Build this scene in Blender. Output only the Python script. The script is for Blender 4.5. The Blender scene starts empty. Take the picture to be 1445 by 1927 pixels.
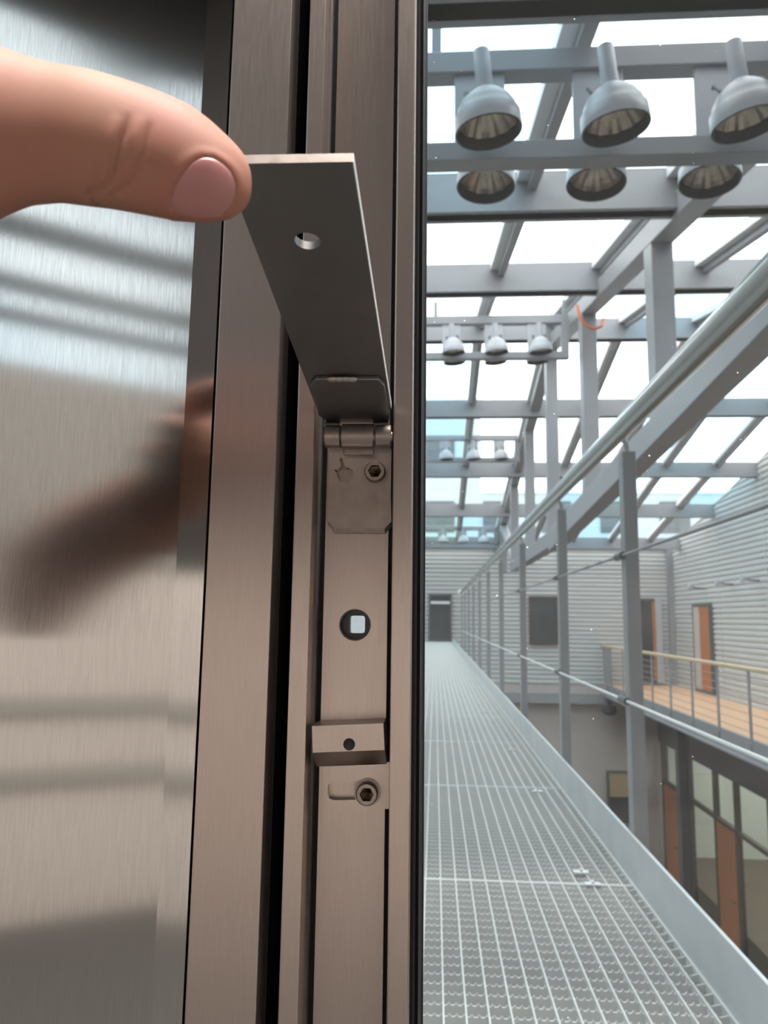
import bpy, bmesh, math, random
from mathutils import Vector, Matrix
random.seed(7)
SC = bpy.context.scene
COL = SC.collection
PI = math.pi

# ------------------------------------------------------------------ camera, sky, lights, exposure
FS = 0.85                       # scale of the close-up steelwork and hand (metres per modelling metre)
FPX, FW, FH = 1450.0, 1445.0, 1927.0
def _cv(px, py): return Vector((px - FW/2, -(py - FH/2), FPX))
_z = _cv(850, -9500).normalized()
_y = _cv(818, 1163); _y = (_y - _z*_y.dot(_z)).normalized()
_x = -(_y.cross(_z))
cd = bpy.data.cameras.new('camera')
cam = bpy.data.objects.new('camera', cd); COL.objects.link(cam)
rot = Matrix(((_x[0], _x[1], -_x[2]), (_y[0], _y[1], -_y[2]), (_z[0], _z[1], -_z[2])))
cam.matrix_world = rot.to_4x4()
cd.sensor_fit = 'VERTICAL'
cd.sensor_height = 5.6
cd.sensor_width = 5.6*FW/FH
cd.lens = 5.6*FPX/FH
cd.clip_start = 0.01; cd.clip_end = 200
cd.dof.use_dof = True
cd.dof.focus_distance = 0.325*FS
cd.dof.aperture_fstop = cd.lens*1e-3/0.0010
SC.camera = cam

w = bpy.data.worlds.new('overcast_sky'); SC.world = w; w.use_nodes = True
nt = w.node_tree; nt.nodes.clear()
wo = nt.nodes.new('ShaderNodeOutputWorld'); bg = nt.nodes.new('ShaderNodeBackground')
tc = nt.nodes.new('ShaderNodeTexCoord'); nz = nt.nodes.new('ShaderNodeTexNoise')
nz.inputs['Scale'].default_value = 3.2; nz.inputs['Detail'].default_value = 4
rp = nt.nodes.new('ShaderNodeValToRGB')
rp.color_ramp.elements[0].position = 0.36; rp.color_ramp.elements[0].color = (0.74, 0.87, 0.95, 1)
rp.color_ramp.elements[1].position = 0.58; rp.color_ramp.elements[1].color = (1.0, 1.0, 1.0, 1)
nt.links.new(tc.outputs['Generated'], nz.inputs['Vector']); nt.links.new(nz.outputs['Fac'], rp.inputs['Fac'])
nt.links.new(rp.outputs['Color'], bg.inputs['Color']); bg.inputs['Strength'].default_value = 4.2
nt.links.new(bg.outputs['Background'], wo.inputs['Surface'])

def area(name, loc, size, power, color, rx=0.0):
    ld = bpy.data.lights.new(name, 'AREA'); ld.shape = 'RECTANGLE'; ld.size, ld.size_y = size
    ld.energy = power; ld.color = color
    o = bpy.data.objects.new(name, ld); COL.objects.link(o); o.location = loc; o.rotation_euler = (rx, 0, 0)
    return o
area('room_fill_light', (0.6, -0.7, 4.9), (3.2, 0.8), 760, (1.0, 0.94, 0.89))  # added fill light for the room and the close-up, out of view
area('shop_fill_light', (8.0, 15.5, -2.5), (3.0, 8.0), 210, (1.0, 0.97, 0.9))  # added fill to brighten the shop interior, source unseen

vs = SC.view_settings
vs.view_transform = 'Standard'; vs.look = 'None'; vs.gamma = 1.0; vs.exposure = 0.0
vs.use_curve_mapping = False
SC.cycles.max_bounces = 10; SC.cycles.diffuse_bounces = 5; SC.cycles.transparent_max_bounces = 16
SC.cycles.sample_clamp_indirect = 4.0
SC.cycles.caustics_reflective = False; SC.cycles.caustics_refractive = False

# ------------------------------------------------------------------ materials
def mat(name, col, rough=0.5, metal=0.0, noise=None, bump=None, spec=0.5, aniso=0.0, sss=None, map_scale=(1,1,1), rough_var=0.0):
    """noise=(scale, amount, second colour); bump=(scale, strength, distance)"""
    m = bpy.data.materials.new(name); m.use_nodes = True
    t = m.node_tree; b = t.nodes['Principled BSDF']
    b.inputs['Base Color'].default_value = (*col, 1); b.inputs['Roughness'].default_value = rough
    b.inputs['Metallic'].default_value = metal; b.inputs['Specular IOR Level'].default_value = spec
    tcn = t.nodes.new('ShaderNodeTexCoord'); mp = t.nodes.new('ShaderNodeMapping')
    mp.inputs['Scale'].default_value = map_scale
    t.links.new(tcn.outputs['Object'], mp.inputs['Vector'])
    if noise:
        n = t.nodes.new('ShaderNodeTexNoise'); n.inputs['Scale'].default_value = noise[0]; n.inputs['Detail'].default_value = 5
        t.links.new(mp.outputs['Vector'], n.inputs['Vector'])
        r = t.nodes.new('ShaderNodeValToRGB')
        r.color_ramp.elements[0].position = 0.5-noise[1]; r.color_ramp.elements[1].position = 0.5+noise[1]
        r.color_ramp.elements[0].color = (*noise[2], 1); r.color_ramp.elements[1].color = (*col, 1)
        t.links.new(n.outputs['Fac'], r.inputs['Fac']); t.links.new(r.outputs['Color'], b.inputs['Base Color'])
        if rough_var:
            mr = t.nodes.new('ShaderNodeMapRange'); mr.inputs['From Min'].default_value = 0.3; mr.inputs['From Max'].default_value = 0.7
            mr.inputs['To Min'].default_value = rough+rough_var; mr.inputs['To Max'].default_value = rough-rough_var
            t.links.new(n.outputs['Fac'], mr.inputs['Value']); t.links.new(mr.outputs['Result'], b.inputs['Roughness'])
    if bump:
        n2 = t.nodes.new('ShaderNodeTexNoise'); n2.inputs['Scale'].default_value = bump[0]; n2.inputs['Detail'].default_value = 3
        t.links.new(mp.outputs['Vector'], n2.inputs['Vector'])
        bp = t.nodes.new('ShaderNodeBump'); bp.inputs['Strength'].default_value = bump[1]; bp.inputs['Distance'].default_value = bump[2]
        t.links.new(n2.outputs['Fac'], bp.inputs['Height']); t.links.new(bp.outputs['Normal'], b.inputs['Normal'])
    if aniso:
        b.inputs['Anisotropic'].default_value = aniso
        cx = t.nodes.new('ShaderNodeCombineXYZ'); cx.inputs['X'].default_value = 1.0
        t.links.new(cx.outputs['Vector'], b.inputs['Tangent'])
    if sss:
        b.inputs['Subsurface Weight'].default_value = sss[0]; b.inputs['Subsurface Radius'].default_value = sss[1]
        b.inputs['Subsurface Scale'].default_value = sss[2]
    return m

def glass_mat(name, tint, refl=0.9, rough=0.0, specks=False, haze=0.0):
    m = bpy.data.materials.new(name); m.use_nodes = True
    t = m.node_tree; t.nodes.clear()
    out = t.nodes.new('ShaderNodeOutputMaterial')
    tr = t.nodes.new('ShaderNodeBsdfTransparent'); tr.inputs['Color'].default_value = (*tint, 1)
    gl = t.nodes.new('ShaderNodeBsdfGlossy'); gl.inputs['Roughness'].default_value = rough
    gl.inputs['Color'].default_value = (refl, refl, refl, 1)
    fr = t.nodes.new('ShaderNodeFresnel'); fr.inputs['IOR'].default_value = 1.35
    mx = t.nodes.new('ShaderNodeMixShader')
    ge = t.nodes.new('ShaderNodeNewGeometry'); fb = t.nodes.new('ShaderNodeMath'); fb.operation = 'MULTIPLY_ADD'; fb.inputs[1].default_value = -1.0; fb.inputs[2].default_value = 1.0
    t.links.new(ge.outputs['Backfacing'], fb.inputs[0]); ff = t.nodes.new('ShaderNodeMath'); ff.operation = 'MULTIPLY'
    t.links.new(fr.outputs['Fac'], ff.inputs[0]); t.links.new(fb.outputs[0], ff.inputs[1])      # reflect once, at the outer face
    t.links.new(ff.outputs[0], mx.inputs['Fac']); t.links.new(tr.outputs[0], mx.inputs[1]); t.links.new(gl.outputs[0], mx.inputs[2])
    last = mx
    if specks:
        df = t.nodes.new('ShaderNodeBsdfDiffuse'); df.inputs['Color'].default_value = (0.85, 0.85, 0.85, 1)
        tl = t.nodes.new('ShaderNodeBsdfTranslucent'); tl.inputs['Color'].default_value = (0.9, 0.9, 0.9, 1)
        ad = t.nodes.new('ShaderNodeAddShader'); t.links.new(df.outputs[0], ad.inputs[0]); t.links.new(tl.outputs[0], ad.inputs[1])
        tcn = t.nodes.new('ShaderNodeTexCoord')
        vo = t.nodes.new('ShaderNodeTexVoronoi'); vo.inputs['Scale'].default_value = 85; vo.feature = 'F1'; vo.voronoi_dimensions = '2D'
        sx = t.nodes.new('ShaderNodeSeparateXYZ'); cb = t.nodes.new('ShaderNodeCombineXYZ')
        t.links.new(tcn.outputs['Object'], sx.inputs[0]); t.links.new(sx.outputs['X'], cb.inputs['X']); t.links.new(sx.outputs['Z'], cb.inputs['Y'])
        t.links.new(cb.outputs[0], vo.inputs['Vector'])
        # only a few of the cells hold a speck of dust, each of its own size
        sep = t.nodes.new('ShaderNodeSeparateColor'); t.links.new(vo.outputs['Color'], sep.inputs[0])
        mr = t.nodes.new('ShaderNodeMapRange'); mr.inputs['From Min'].default_value = 0.84; mr.inputs['From Max'].default_value = 1.0
        mr.inputs['To Min'].default_value = 0.0; mr.inputs['To Max'].default_value = 0.032
        t.links.new(sep.outputs[0], mr.inputs['Value'])
        lt = t.nodes.new('ShaderNodeMath'); lt.operation = 'LESS_THAN'
        t.links.new(vo.outputs['Distance'], lt.inputs[0]); t.links.new(mr.outputs['Result'], lt.inputs[1])
        ml = t.nodes.new('ShaderNodeMath'); ml.operation = 'MULTIPLY_ADD'; ml.inputs[1].default_value = 0.8; ml.inputs[2].default_value = haze
        m3 = t.nodes.new('ShaderNodeMath'); m3.operation = 'MULTIPLY'; t.links.new(lt.outputs[0], m3.inputs[0]); t.links.new(fb.outputs[0], m3.inputs[1])
        t.links.new(m3.outputs[0], ml.inputs[0])
        m2 = t.nodes.new('ShaderNodeMixShader'); t.links.new(ml.outputs[0], m2.inputs['Fac'])
        t.links.new(mx.outputs[0], m2.inputs[1]); t.links.new(ad.outputs[0], m2.inputs[2]); last = m2
    t.links.new(last.outputs[0], out.inputs['Surface'])
    return m

BR = (350, 350, 5)
M = {}
M['panel'] = mat('brushed_steel_panel', (0.63, 0.62, 0.605), 0.125, 1.0, noise=(1.0, 0.3, (0.54, 0.53, 0.515)), bump=(1.0, 0.03, 0.0002), aniso=0.92, map_scale=(1300, 1300, 90), rough_var=0.012)
M['steel'] = mat('brushed_steel_frame', (0.55, 0.48, 0.44), 0.34, 1.0, noise=(1.0, 0.3, (0.50, 0.43, 0.39)), bump=(1.0, 0.05, 0.0002), aniso=0.6, map_scale=(1500, 1500, 90), rough_var=0.02)
M['worn'] = mat('worn_steel', (0.42, 0.365, 0.335), 0.38, 1.0, noise=(130, 0.25, (0.32, 0.275, 0.25)), bump=(900, 0.06, 0.0002), rough_var=0.08)
M['flap'] = mat('dull_dark_steel', (0.27, 0.27, 0.27), 0.42, 1.0, noise=(45, 0.3, (0.215, 0.21, 0.21)), bump=(700, 0.05, 0.0002), rough_var=0.06)
M['bright'] = mat('ground_steel', (0.72, 0.70, 0.66), 0.33, 1.0, noise=(400, 0.3, (0.55, 0.53, 0.50)))
M['cut'] = mat('edge_sheen_steel', (0.9, 0.9, 0.9), 0.5, 0.25, noise=(400, 0.3, (0.7, 0.7, 0.7)))  # near-white: atrium light caught by the flap edge, put into the colour
M['recess'] = mat('shaded_brassy_steel', (0.30, 0.23, 0.16), 0.3, 1.0, noise=(400, 0.3, (0.16, 0.12, 0.09)))  # brassy steel, darkened to paint in the shade of the screw recess
M['black'] = mat('black_rubber', (0.012, 0.012, 0.015), 0.55, noise=(200, 0.3, (0.008, 0.008, 0.010)))
M['socket'] = mat('black_oily_steel', (0.02, 0.02, 0.022), 0.28, noise=(900, 0.3, (0.05, 0.05, 0.05)))
M['skin'] = mat('skin', (0.43, 0.235, 0.158), 0.6, noise=(38, 0.3, (0.45, 0.20, 0.15)), spec=0.35, bump=(900, 0.06, 0.0003), sss=(0.25, (1.0, 0.35, 0.2), 0.004))
M['nail'] = mat('fingernail', (0.50, 0.215, 0.21), 0.3, noise=(60, 0.3, (0.53, 0.27, 0.26)), sss=(0.3, (1.0, 0.35, 0.25), 0.002))
M['paint'] = mat('grey_painted_steel', (0.30, 0.30, 0.315), 0.42, noise=(6, 0.3, (0.275, 0.275, 0.29)))
M['lamp'] = mat('light_grey_lamp_paint', (0.46, 0.465, 0.495), 0.38, noise=(14, 0.3, (0.42, 0.425, 0.455)))
M['rim'] = mat('black_lamp_rim', (0.02, 0.02, 0.022), 0.5, noise=(40, 0.3, (0.03, 0.03, 0.03)))
M['refl'] = mat('faceted_reflector', (0.62, 0.52, 0.42), 0.30, 1.0, noise=(25, 0.2, (0.46, 0.38, 0.30)))
M['galv'] = mat('galvanised_steel', (0.68, 0.705, 0.725), 0.42, 0.15, noise=(9, 0.25, (0.60, 0.625, 0.645)), rough_var=0.08)
M['grate'] = mat('galvanised_grating', (0.80, 0.80, 0.785), 0.5, 0.0, noise=(30, 0.3, (0.72, 0.72, 0.705)))
M['clip'] = mat('shiny_zinc', (0.95, 0.95, 0.96), 0.25, 0.3, noise=(50, 0.3, (0.8, 0.8, 0.82)))
M['tubing'] = mat('stainless_tube', (0.42, 0.42, 0.41), 0.2, 1.0, noise=(20, 0.3, (0.38, 0.38, 0.37)))
M['corr'] = mat('corrugated_sheet', (0.55, 0.55, 0.54), 0.5, 0.0, noise=(1.5, 0.3, (0.50, 0.50, 0.49)))
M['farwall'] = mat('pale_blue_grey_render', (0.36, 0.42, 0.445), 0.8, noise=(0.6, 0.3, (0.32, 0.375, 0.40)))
M['facade'] = mat('grey_facade_panel', (0.50, 0.50, 0.50), 0.6, noise=(1.5, 0.3, (0.46, 0.46, 0.46)))
M['beige'] = mat('beige_plaster', (0.50, 0.43, 0.40), 0.85, noise=(2, 0.3, (0.46, 0.395, 0.365)))
M['wood'] = mat('orange_wood_floor', (0.80, 0.47, 0.28), 0.4, noise=(1.0, 0.3, (0.74, 0.42, 0.245)), map_scale=(9, 1.2, 9))
M['rail'] = mat('pale_wood_handrail', (0.62, 0.48, 0.32), 0.5, noise=(1.0, 0.3, (0.55, 0.41, 0.26)), map_scale=(9, 1.2, 9))
M['door'] = mat('orange_wood_door', (0.48, 0.17, 0.06), 0.42, noise=(1.0, 0.3, (0.40, 0.135, 0.045)), map_scale=(12, 12, 1.2))
M['darkwood'] = mat('dark_brown_frame', (0.085, 0.06, 0.042), 0.45, noise=(8, 0.3, (0.065, 0.046, 0.032)))
M['lintel'] = mat('dark_grey_steel', (0.10, 0.10, 0.105), 0.5, noise=(5, 0.3, (0.085, 0.085, 0.09)))
M['shopfloor'] = mat('brown_shop_floor', (0.16, 0.105, 0.065), 0.5, noise=(2, 0.3, (0.12, 0.08, 0.05)))
M['shopwall'] = mat('white_shop_wall', (0.72, 0.74, 0.70), 0.8, noise=(2, 0.3, (0.68, 0.70, 0.66)))
M['darkglass'] = mat('dark_window_glass', (0.035, 0.045, 0.05), 0.08, noise=(1.2, 0.25, (0.075, 0.08, 0.085)))
M['tan'] = mat('tan_blind', (0.42, 0.30, 0.18), 0.7, noise=(6, 0.3, (0.38, 0.27, 0.16)))
M['cable'] = mat('orange_cable', (0.75, 0.20, 0.08), 0.5, noise=(40, 0.3, (0.65, 0.17, 0.07)))
M['white'] = mat('white_paint', (0.82, 0.82, 0.82), 0.5, noise=(8, 0.3, (0.76, 0.76, 0.77)))
M['hallfloor'] = mat('hall_stone_floor', (0.24, 0.20, 0.17), 0.5, noise=(3, 0.3, (0.21, 0.17, 0.145)))
M['roomdark'] = mat('brown_room_paint', (0.05, 0.045, 0.043), 0.8, noise=(1, 0.3, (0.044, 0.04, 0.038)))
M['roomlow'] = mat('warm_white_room_paint', (0.80, 0.74, 0.69), 0.8, noise=(1.3, 0.25, (0.70, 0.64, 0.59)))
M['roommid'] = mat('grey_room_paint', (0.44, 0.43, 0.405), 0.8, noise=(1, 0.3, (0.38, 0.37, 0.35)))
M['roomfloor'] = mat('room_carpet', (0.15, 0.145, 0.14), 0.9, noise=(30, 0.3, (0.12, 0.115, 0.11)))
M['roofglass'] = [glass_mat('roof_glass_clear', (0.96, 0.96, 0.96)), glass_mat('roof_glass_blue', (0.80, 0.90, 0.95)), glass_mat('roof_glass_green', (0.83, 0.92, 0.91))]
M['pane'] = glass_mat('dusty_window_glass', (0.95, 0.97, 0.965), specks=True, haze=0.012)
M['tinted'] = glass_mat('tinted_window_glass', (0.60, 0.635, 0.65))
M['shopglass'] = glass_mat('shop_glass', (0.86, 0.90, 0.88))

# ------------------------------------------------------------------ mesh helpers
class MB:
    def __init__(s): s.v = []; s.f = []
    def add(s, vs, fs):
        n = len(s.v); s.v += [tuple(a) for a in vs]; s.f += [tuple(i+n for i in f) for f in fs]; return s
    def box(s, x0, x1, y0, y1, z0, z1):
        return s.hexa([(x0,y0,z0),(x1,y0,z0),(x1,y1,z0),(x0,y1,z0),(x0,y0,z1),(x1,y0,z1),(x1,y1,z1),(x0,y1,z1)])
    def hexa(s, p):
        return s.add(p, [(0,3,2,1),(4,5,6,7),(0,1,5,4),(1,2,6,5),(2,3,7,6),(3,0,4,7)])
    def prism(s, poly, ext):
        """poly: 3-D points counter-clockwise seen from +ext side end; ext: extrusion vector"""
        n = len(poly); e = Vector(ext); a = [Vector(p) for p in poly]
        fs = [tuple(range(n-1, -1, -1)), tuple(range(n, 2*n))] + [(i, (i+1) % n, n+(i+1) % n, n+i) for i in range(n)]
        return s.add(a + [p+e for p in a], fs)
    def tube(s, pts, r, seg=10, cap=True):
        pts = [Vector(p) for p in pts]; rs = r if isinstance(r, (list, tuple)) else [r]*len(pts)
        vs = []; fs = []; ref = None
        for i, p in enumerate(pts):
            d = (pts[min(i+1, len(pts)-1)] - pts[max(i-1, 0)]).normalized()
            if ref is None:
                ref = Vector((0,0,1)) if abs(d.z) < 0.9 else Vector((1,0,0))
            u = (ref - d*ref.dot(d)).normalized(); ref = u; v = d.cross(u)
            vs += [p + (u*math.cos(2*PI*k/seg) + v*math.sin(2*PI*k/seg))*rs[i] for k in range(seg)]
        for i in range(len(pts)-1):
            for k in range(seg):
                fs.append((i*seg+k, i*seg+(k+1) % seg, (i+1)*seg+(k+1) % seg, (i+1)*seg+k))
        if cap: fs += [tuple(range(seg-1, -1, -1)), tuple(range((len(pts)-1)*seg, len(pts)*seg))]
        return s.add(vs, fs)
    def lathe(s, prof, seg=28, M4=None, a0=0.0, a1=2*PI):
        """prof: (r, h) along +Z"""
        full = abs(a1-a0-2*PI) < 1e-6; ns = seg if full else seg+1
        vs = []
        for (r, h) in prof:
            for k in range(ns):
                a = a0 + (a1-a0)*k/seg; p = Vector((r*math.cos(a), r*math.sin(a), h)); vs.append(M4 @ p if M4 else p)
        fs = []
        for i in range(len(prof)-1):
            for k in range(seg):
                k2 = (k+1) % ns
                fs.append((i*ns+k, i*ns+k2, (i+1)*ns+k2, (i+1)*ns+k))
        return s.add(vs, fs)
    def ringplate(s, outer, inner, ext, floor=None):
        """outer, inner: same-length 3-D loops in one plane; ext: thickness vector"""
        n = len(outer); e = Vector(ext); O = [Vector(p) for p in outer]; I = [Vector(p) for p in inner]
        vs = O + I + [p+e for p in O] + [p+e for p in I]
        fs = []
        for k in range(n):
            j = (k+1) % n
            fs += [(k, j, n+j, n+k), (2*n+k, 3*n+k, 3*n+j, 2*n+j), (k, 2*n+k, 2*n+j, j), (n+k, n+j, 3*n+j, 3*n+k)]
        return s.add(vs, fs)
    def build(s, name, material, parent=None, smooth=False, bevel=0.0, seg=2, scale=1.0, angle=40):
        me = bpy.data.meshes.new(name)
        me.from_pydata([(a*scale, b*scale, c*scale) for a, b, c in s.v], [], s.f)
        bm = bmesh.new(); bm.from_mesh(me)
        bmesh.ops.recalc_face_normals(bm, faces=bm.faces)
        if bevel:
            es = [e for e in bm.edges if len(e.link_faces) == 2 and e.calc_face_angle(0) > math.radians(25)]
            bmesh.ops.bevel(bm, geom=es, offset=bevel*scale, segments=seg, affect='EDGES', profile=0.5, clamp_overlap=True)
        bm.to_mesh(me); bm.free()
        if smooth or bevel:
            me.polygons.foreach_set('use_smooth', [True]*len(me.polygons))
            me.set_sharp_from_angle(angle=math.radians(12 if bevel else angle))
        me.materials.append(material)
        o = bpy.data.objects.new(name, me); COL.objects.link(o)
        if parent: attach(o, parent)
        return o

def attach(o, parent):
    o.parent = parent
    o.matrix_parent_inverse = Matrix.Translation(-Vector(parent.location))
def empty(name, loc, label=None, cat=None, group=None, kind=None):
    o = bpy.data.objects.new(name, None); COL.objects.link(o); o.location = loc; o.empty_display_size = 0.05
    return tag(o, label, cat, group, kind)
def tag(o, label=None, cat=None, group=None, kind=None):
    if label: o['label'] = label
    if cat: o['category'] = cat
    if group: o['group'] = group
    if kind: o['kind'] = kind
    return o
def bx(name, b, m, parent=None, bevel=0.0, scale=1.0):
    return MB().box(*b).build(name, m, parent, bevel=bevel, scale=scale)
def struct(o): o['kind'] = 'structure'; return o
def copy_tree(root, loc, rot=None, label=None, group=None):
    r = root.copy(); COL.objects.link(r); r.location = loc
    if rot is not None: r.rotation_euler = rot
    if label: r['label'] = label
    if group: r['group'] = group
    for ch in list(root.children):
        c = ch.copy(); COL.objects.link(c); c.parent = r; c.matrix_parent_inverse = ch.matrix_parent_inverse.copy()
        for g in list(ch.children):
            d = g.copy(); COL.objects.link(d); d.parent = c; d.matrix_parent_inverse = g.matrix_parent_inverse.copy()
    return r

# ================================================================== ATRIUM SHELL
YE, XW, ZF = 20.3, 6.1, -6.2          # end wall, side wall, lower floor
XL = -3.6                             # left side of the hall
def roof_z(y): return 1.9 + 0.21*y if y < 10.0 else 6.0 - 0.2*y

struct(bx('floor', (XL, XW+5, 0.5, YE+0.2, ZF-0.15, ZF), M['hallfloor']))
struct(bx('wall_left', (XL-0.15, XL, 0.5, YE, ZF, 4.2), M['corr']))

def corrugated(name, axis, fixed, a0, a1, z0, z1fn, sgn):
    """horizontally ribbed sheet; axis 'x' runs along x at y=fixed, axis 'y' runs along y at x=fixed"""
    p = 0.112; prof = [(0.0, 0.0), (0.28, 0.032), (0.70, 0.032), (0.92, 0.0)]
    n = 24; us = [a0 + (a1-a0)*i/n for i in range(n+1)]
    vs = []; fs = []
    zmax = max(z1fn(u) for u in us); rows = []
    k = 0
    while z0 + k*p < zmax + p:
        for (f, d) in prof: rows.append((z0 + (k+f)*p, d))
        k += 1
    for (z, d) in rows:
        for u in us:
            zz = min(z, z1fn(u))
            vs.append((u, fixed + sgn*d, zz) if axis == 'x' else (fixed + sgn*d, u, zz))
    m = n+1
    for r in range(len(rows)-1):
        for i in range(n):
            if rows[r][0] >= max(z1fn(us[i]), z1fn(us[i+1])): continue
            fs.append((r*m+i, r*m+i+1, (r+1)*m+i+1, (r+1)*m+i))
    o = MB().add(vs, fs).build(name, M['corr'])
    return struct(o)
wb = corrugated('wall_back', 'x', YE, XL, XW, -1.6, lambda u: 2.02, -1)
wr = corrugated('wall_right', 'y', XW, 0.5, YE, -1.6, lambda u: roof_z(u)-0.02, -1)
for x in (-1.2, 0.55, 2.3, 4.1): bx('sheet_joint', (x, x+0.025, YE-0.03, YE, -1.55, 2.0), M['corr'], wb)
for y in (9.5, 12.0, 14.6, 17.0): bx('sheet_joint', (XW-0.03, XW, y, y+0.03, -1.55, roof_z(y)-0.1), M['corr'], wr)
bx('corner_post', (XW-0.16, XW, YE-0.16, YE, -1.57, 1.95), M['paint'], wb)
struct(bx('trim_1', (XL, XW, YE-0.10, YE, 1.86, 2.06), M['paint']))      # eaves beam on the end wall
wl = struct(bx('wall_back_lower', (XL, XW+5, YE, YE+0.15, ZF, -1.6), M['beige']))
struct(bx('trim_2', (0.9, XW, YE-0.25, YE, -2.05, -1.80), M['paint']))   # edge beam below the end balcony

# taller building beyond the end wall, seen through the last roof panes
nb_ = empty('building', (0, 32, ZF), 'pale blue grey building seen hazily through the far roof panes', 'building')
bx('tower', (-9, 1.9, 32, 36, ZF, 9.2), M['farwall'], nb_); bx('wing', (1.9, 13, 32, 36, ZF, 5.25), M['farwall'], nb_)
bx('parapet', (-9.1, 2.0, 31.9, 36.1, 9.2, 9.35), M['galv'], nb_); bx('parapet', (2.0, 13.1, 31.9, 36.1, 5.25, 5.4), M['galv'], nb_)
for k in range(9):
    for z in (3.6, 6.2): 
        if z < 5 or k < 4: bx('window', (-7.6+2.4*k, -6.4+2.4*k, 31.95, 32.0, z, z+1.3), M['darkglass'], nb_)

# glazed roof
rf = empty('ceiling', (0, 10, 4.0), kind='structure')
barx = [0.62 + 0.95*k for k in range(-4, 7)]
pury = [0.42, 2.45, 4.73, 7.05, 10.0, 12.25, 14.80, 17.12, 19.55]
def slope_box(name, x0, x1, y0, y1, t0, t1, m, parent, bevel=0.0):
    """box following the roof between y0 and y1; t0..t1 below/above the glass line"""
    za, zb = roof_z(y0) if y0 < 10 else 6.0-0.2*y0, roof_z(y1) if y1 > 10 else 1.9+0.21*y1
    p = [(x0,y0,za+t0),(x1,y0,za+t0),(x1,y1,zb+t0),(x0,y1,zb+t0),(x0,y0,za+t1),(x1,y0,za+t1),(x1,y1,zb+t1),(x0,y1,zb+t1)]
    return MB().hexa(p).build(name, m, parent, bevel=bevel)
for i, y in enumerate(pury):
    zr = roof_z(y)
    b = MB().box(XL, XW, y-0.04, y+0.04, zr-0.30, zr-0.01)
    b.box(XL, XW, y-0.075, y+0.075, zr-0.30, zr-0.20)
    b.build('purlin', M['paint'], rf)
for (ya, yb) in zip(pury[:-1], pury[1:]):
    for x in barx:
        slope_box('glazing_bar', x-0.03, x+0.03, ya+0.04, yb-0.04, -0.13, 0.0, M['paint'], rf)
        if x > -0.6: slope_box('sash_edge', x-0.10, x-0.03, ya+0.04, yb-0.04, -0.07, 0.0, M['white'], rf)
    for k in range(len(barx)-1):
        mm = M['roofglass'][random.choices([0, 1, 2], [0.62, 0.22, 0.16])[0]]
        slope_box('pane', barx[k]+0.035, barx[k+1]-0.105, ya+0.045, yb-0.045, -0.02, -0.008, mm, rf)

# facade wall with the tall glazed opening the camera looks through, and the room the camera stands in
FY = 0.40
wf = struct(bx('wall_front', (-4.7, -0.085, FY, FY+0.1, ZF, 5.1), M['facade']))
bx('right_pier', (1.4, XW+0.6, FY, FY+0.1, ZF, 5.1), M['facade'], wf)
bx('head', (-0.085, 1.4, FY, FY+0.1, 2.3, 5.1), M['facade'], wf)
bx('sill', (-0.085, 1.4, FY, FY+0.1, ZF, -1.5), M['facade'], wf)
RX0, RX1, RY0, RZ0, RZ1 = -4.6, 3.0, -4.5, -1.69, 5.0
struct(bx('floor_room', (RX0, RX1, RY0, FY, RZ0-0.1, RZ0), M['roomfloor']))
struct(bx('ceiling_room', (RX0, RX1, RY0, FY, RZ1, RZ1+0.1), M['roomdark']))
rl = struct(bx('wall_room_left', (RX0-0.1, RX0, -2.3, FY, RZ0, RZ1), M['roomdark']))
bx('lower_panel', (RX0, RX0+0.02, -2.3, FY, RZ0, 0.46), M['roomlow'], rl)
rw = struct(bx('wall_rear', (-2.85, RX1, RY0-0.1, RY0, RZ0, RZ1), M['roomdark']))
bx('lower_panel', (-2.85, RX1, RY0, RY0+0.02, RZ0, 0.46), M['roomlow'], rw)
rr = struct(bx('wall_room_right', (RX1, RX1+0.1, RY0, FY, RZ0, RZ1), M['roomdark']))
bx('lower_panel', (RX1-0.02, RX1, RY0+0.03, FY, RZ0, 0.46), M['roomlow'], rr)
for z in (-0.41, -0.84): bx('dado_rail', (-2.8, RX1, RY0+0.02, RY0+0.06, z-0.05, z+0.05), M['roommid'], rw)
# the room's cut-off rear left corner: a wall of tall windows over a parapet
WC, WA = Vector((-3.56, -3.60, 0)), math.radians(-53)
wt, wn = Vector((math.cos(WA), math.sin(WA), 0)), Vector((math.sin(WA), -math.cos(WA), 0))
def wbox(name, s0, s1, d0, d1, z0, z1, m, parent=None):
    p = [WC + wt*a_ + wn*d_ + Vector((0, 0, z_)) for z_ in (z0, z1) for (a_, d_) in ((s0, d0), (s1, d0), (s1, d1), (s0, d1))]
    return MB().hexa(p).build(name, m, parent)
S0, S1 = -1.75, 0.66
rc_ = struct(wbox('wall_room_corner', S0, 1.25, 0.0, 0.1, RZ0, 1.78, M['roommid']))
wbox('pier', S1, 1.25, 0.0, 0.1, 1.78, RZ1, M['roomdark'], rc_)
wbox('lower_panel', S0, 1.25, -0.02, 0.0, RZ0, 0.46, M['roomlow'], rc_)
for z in (-0.41, -0.84): wbox('dado_rail', S0, 1.2, -0.06, -0.02, z-0.05, z+0.05, M['roommid'], rc_)
for (a, b_) in ((2.08, 2.15), (2.30, 2.39), (2.68, 2.82), (3.15, 3.55), (4.37, RZ1)):
    wbox('transom', S0, S1, 0.0, 0.1, a, b_, M['roomdark'], rc_)
for (a, b_) in ((1.78, 2.08), (2.15, 2.30), (2.39, 2.68), (2.82, 3.15), (3.55, 4.37)):
    wbox('pane', S0, S1, 0.04, 0.05, a, b_, M['tinted'], rc_)

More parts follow.
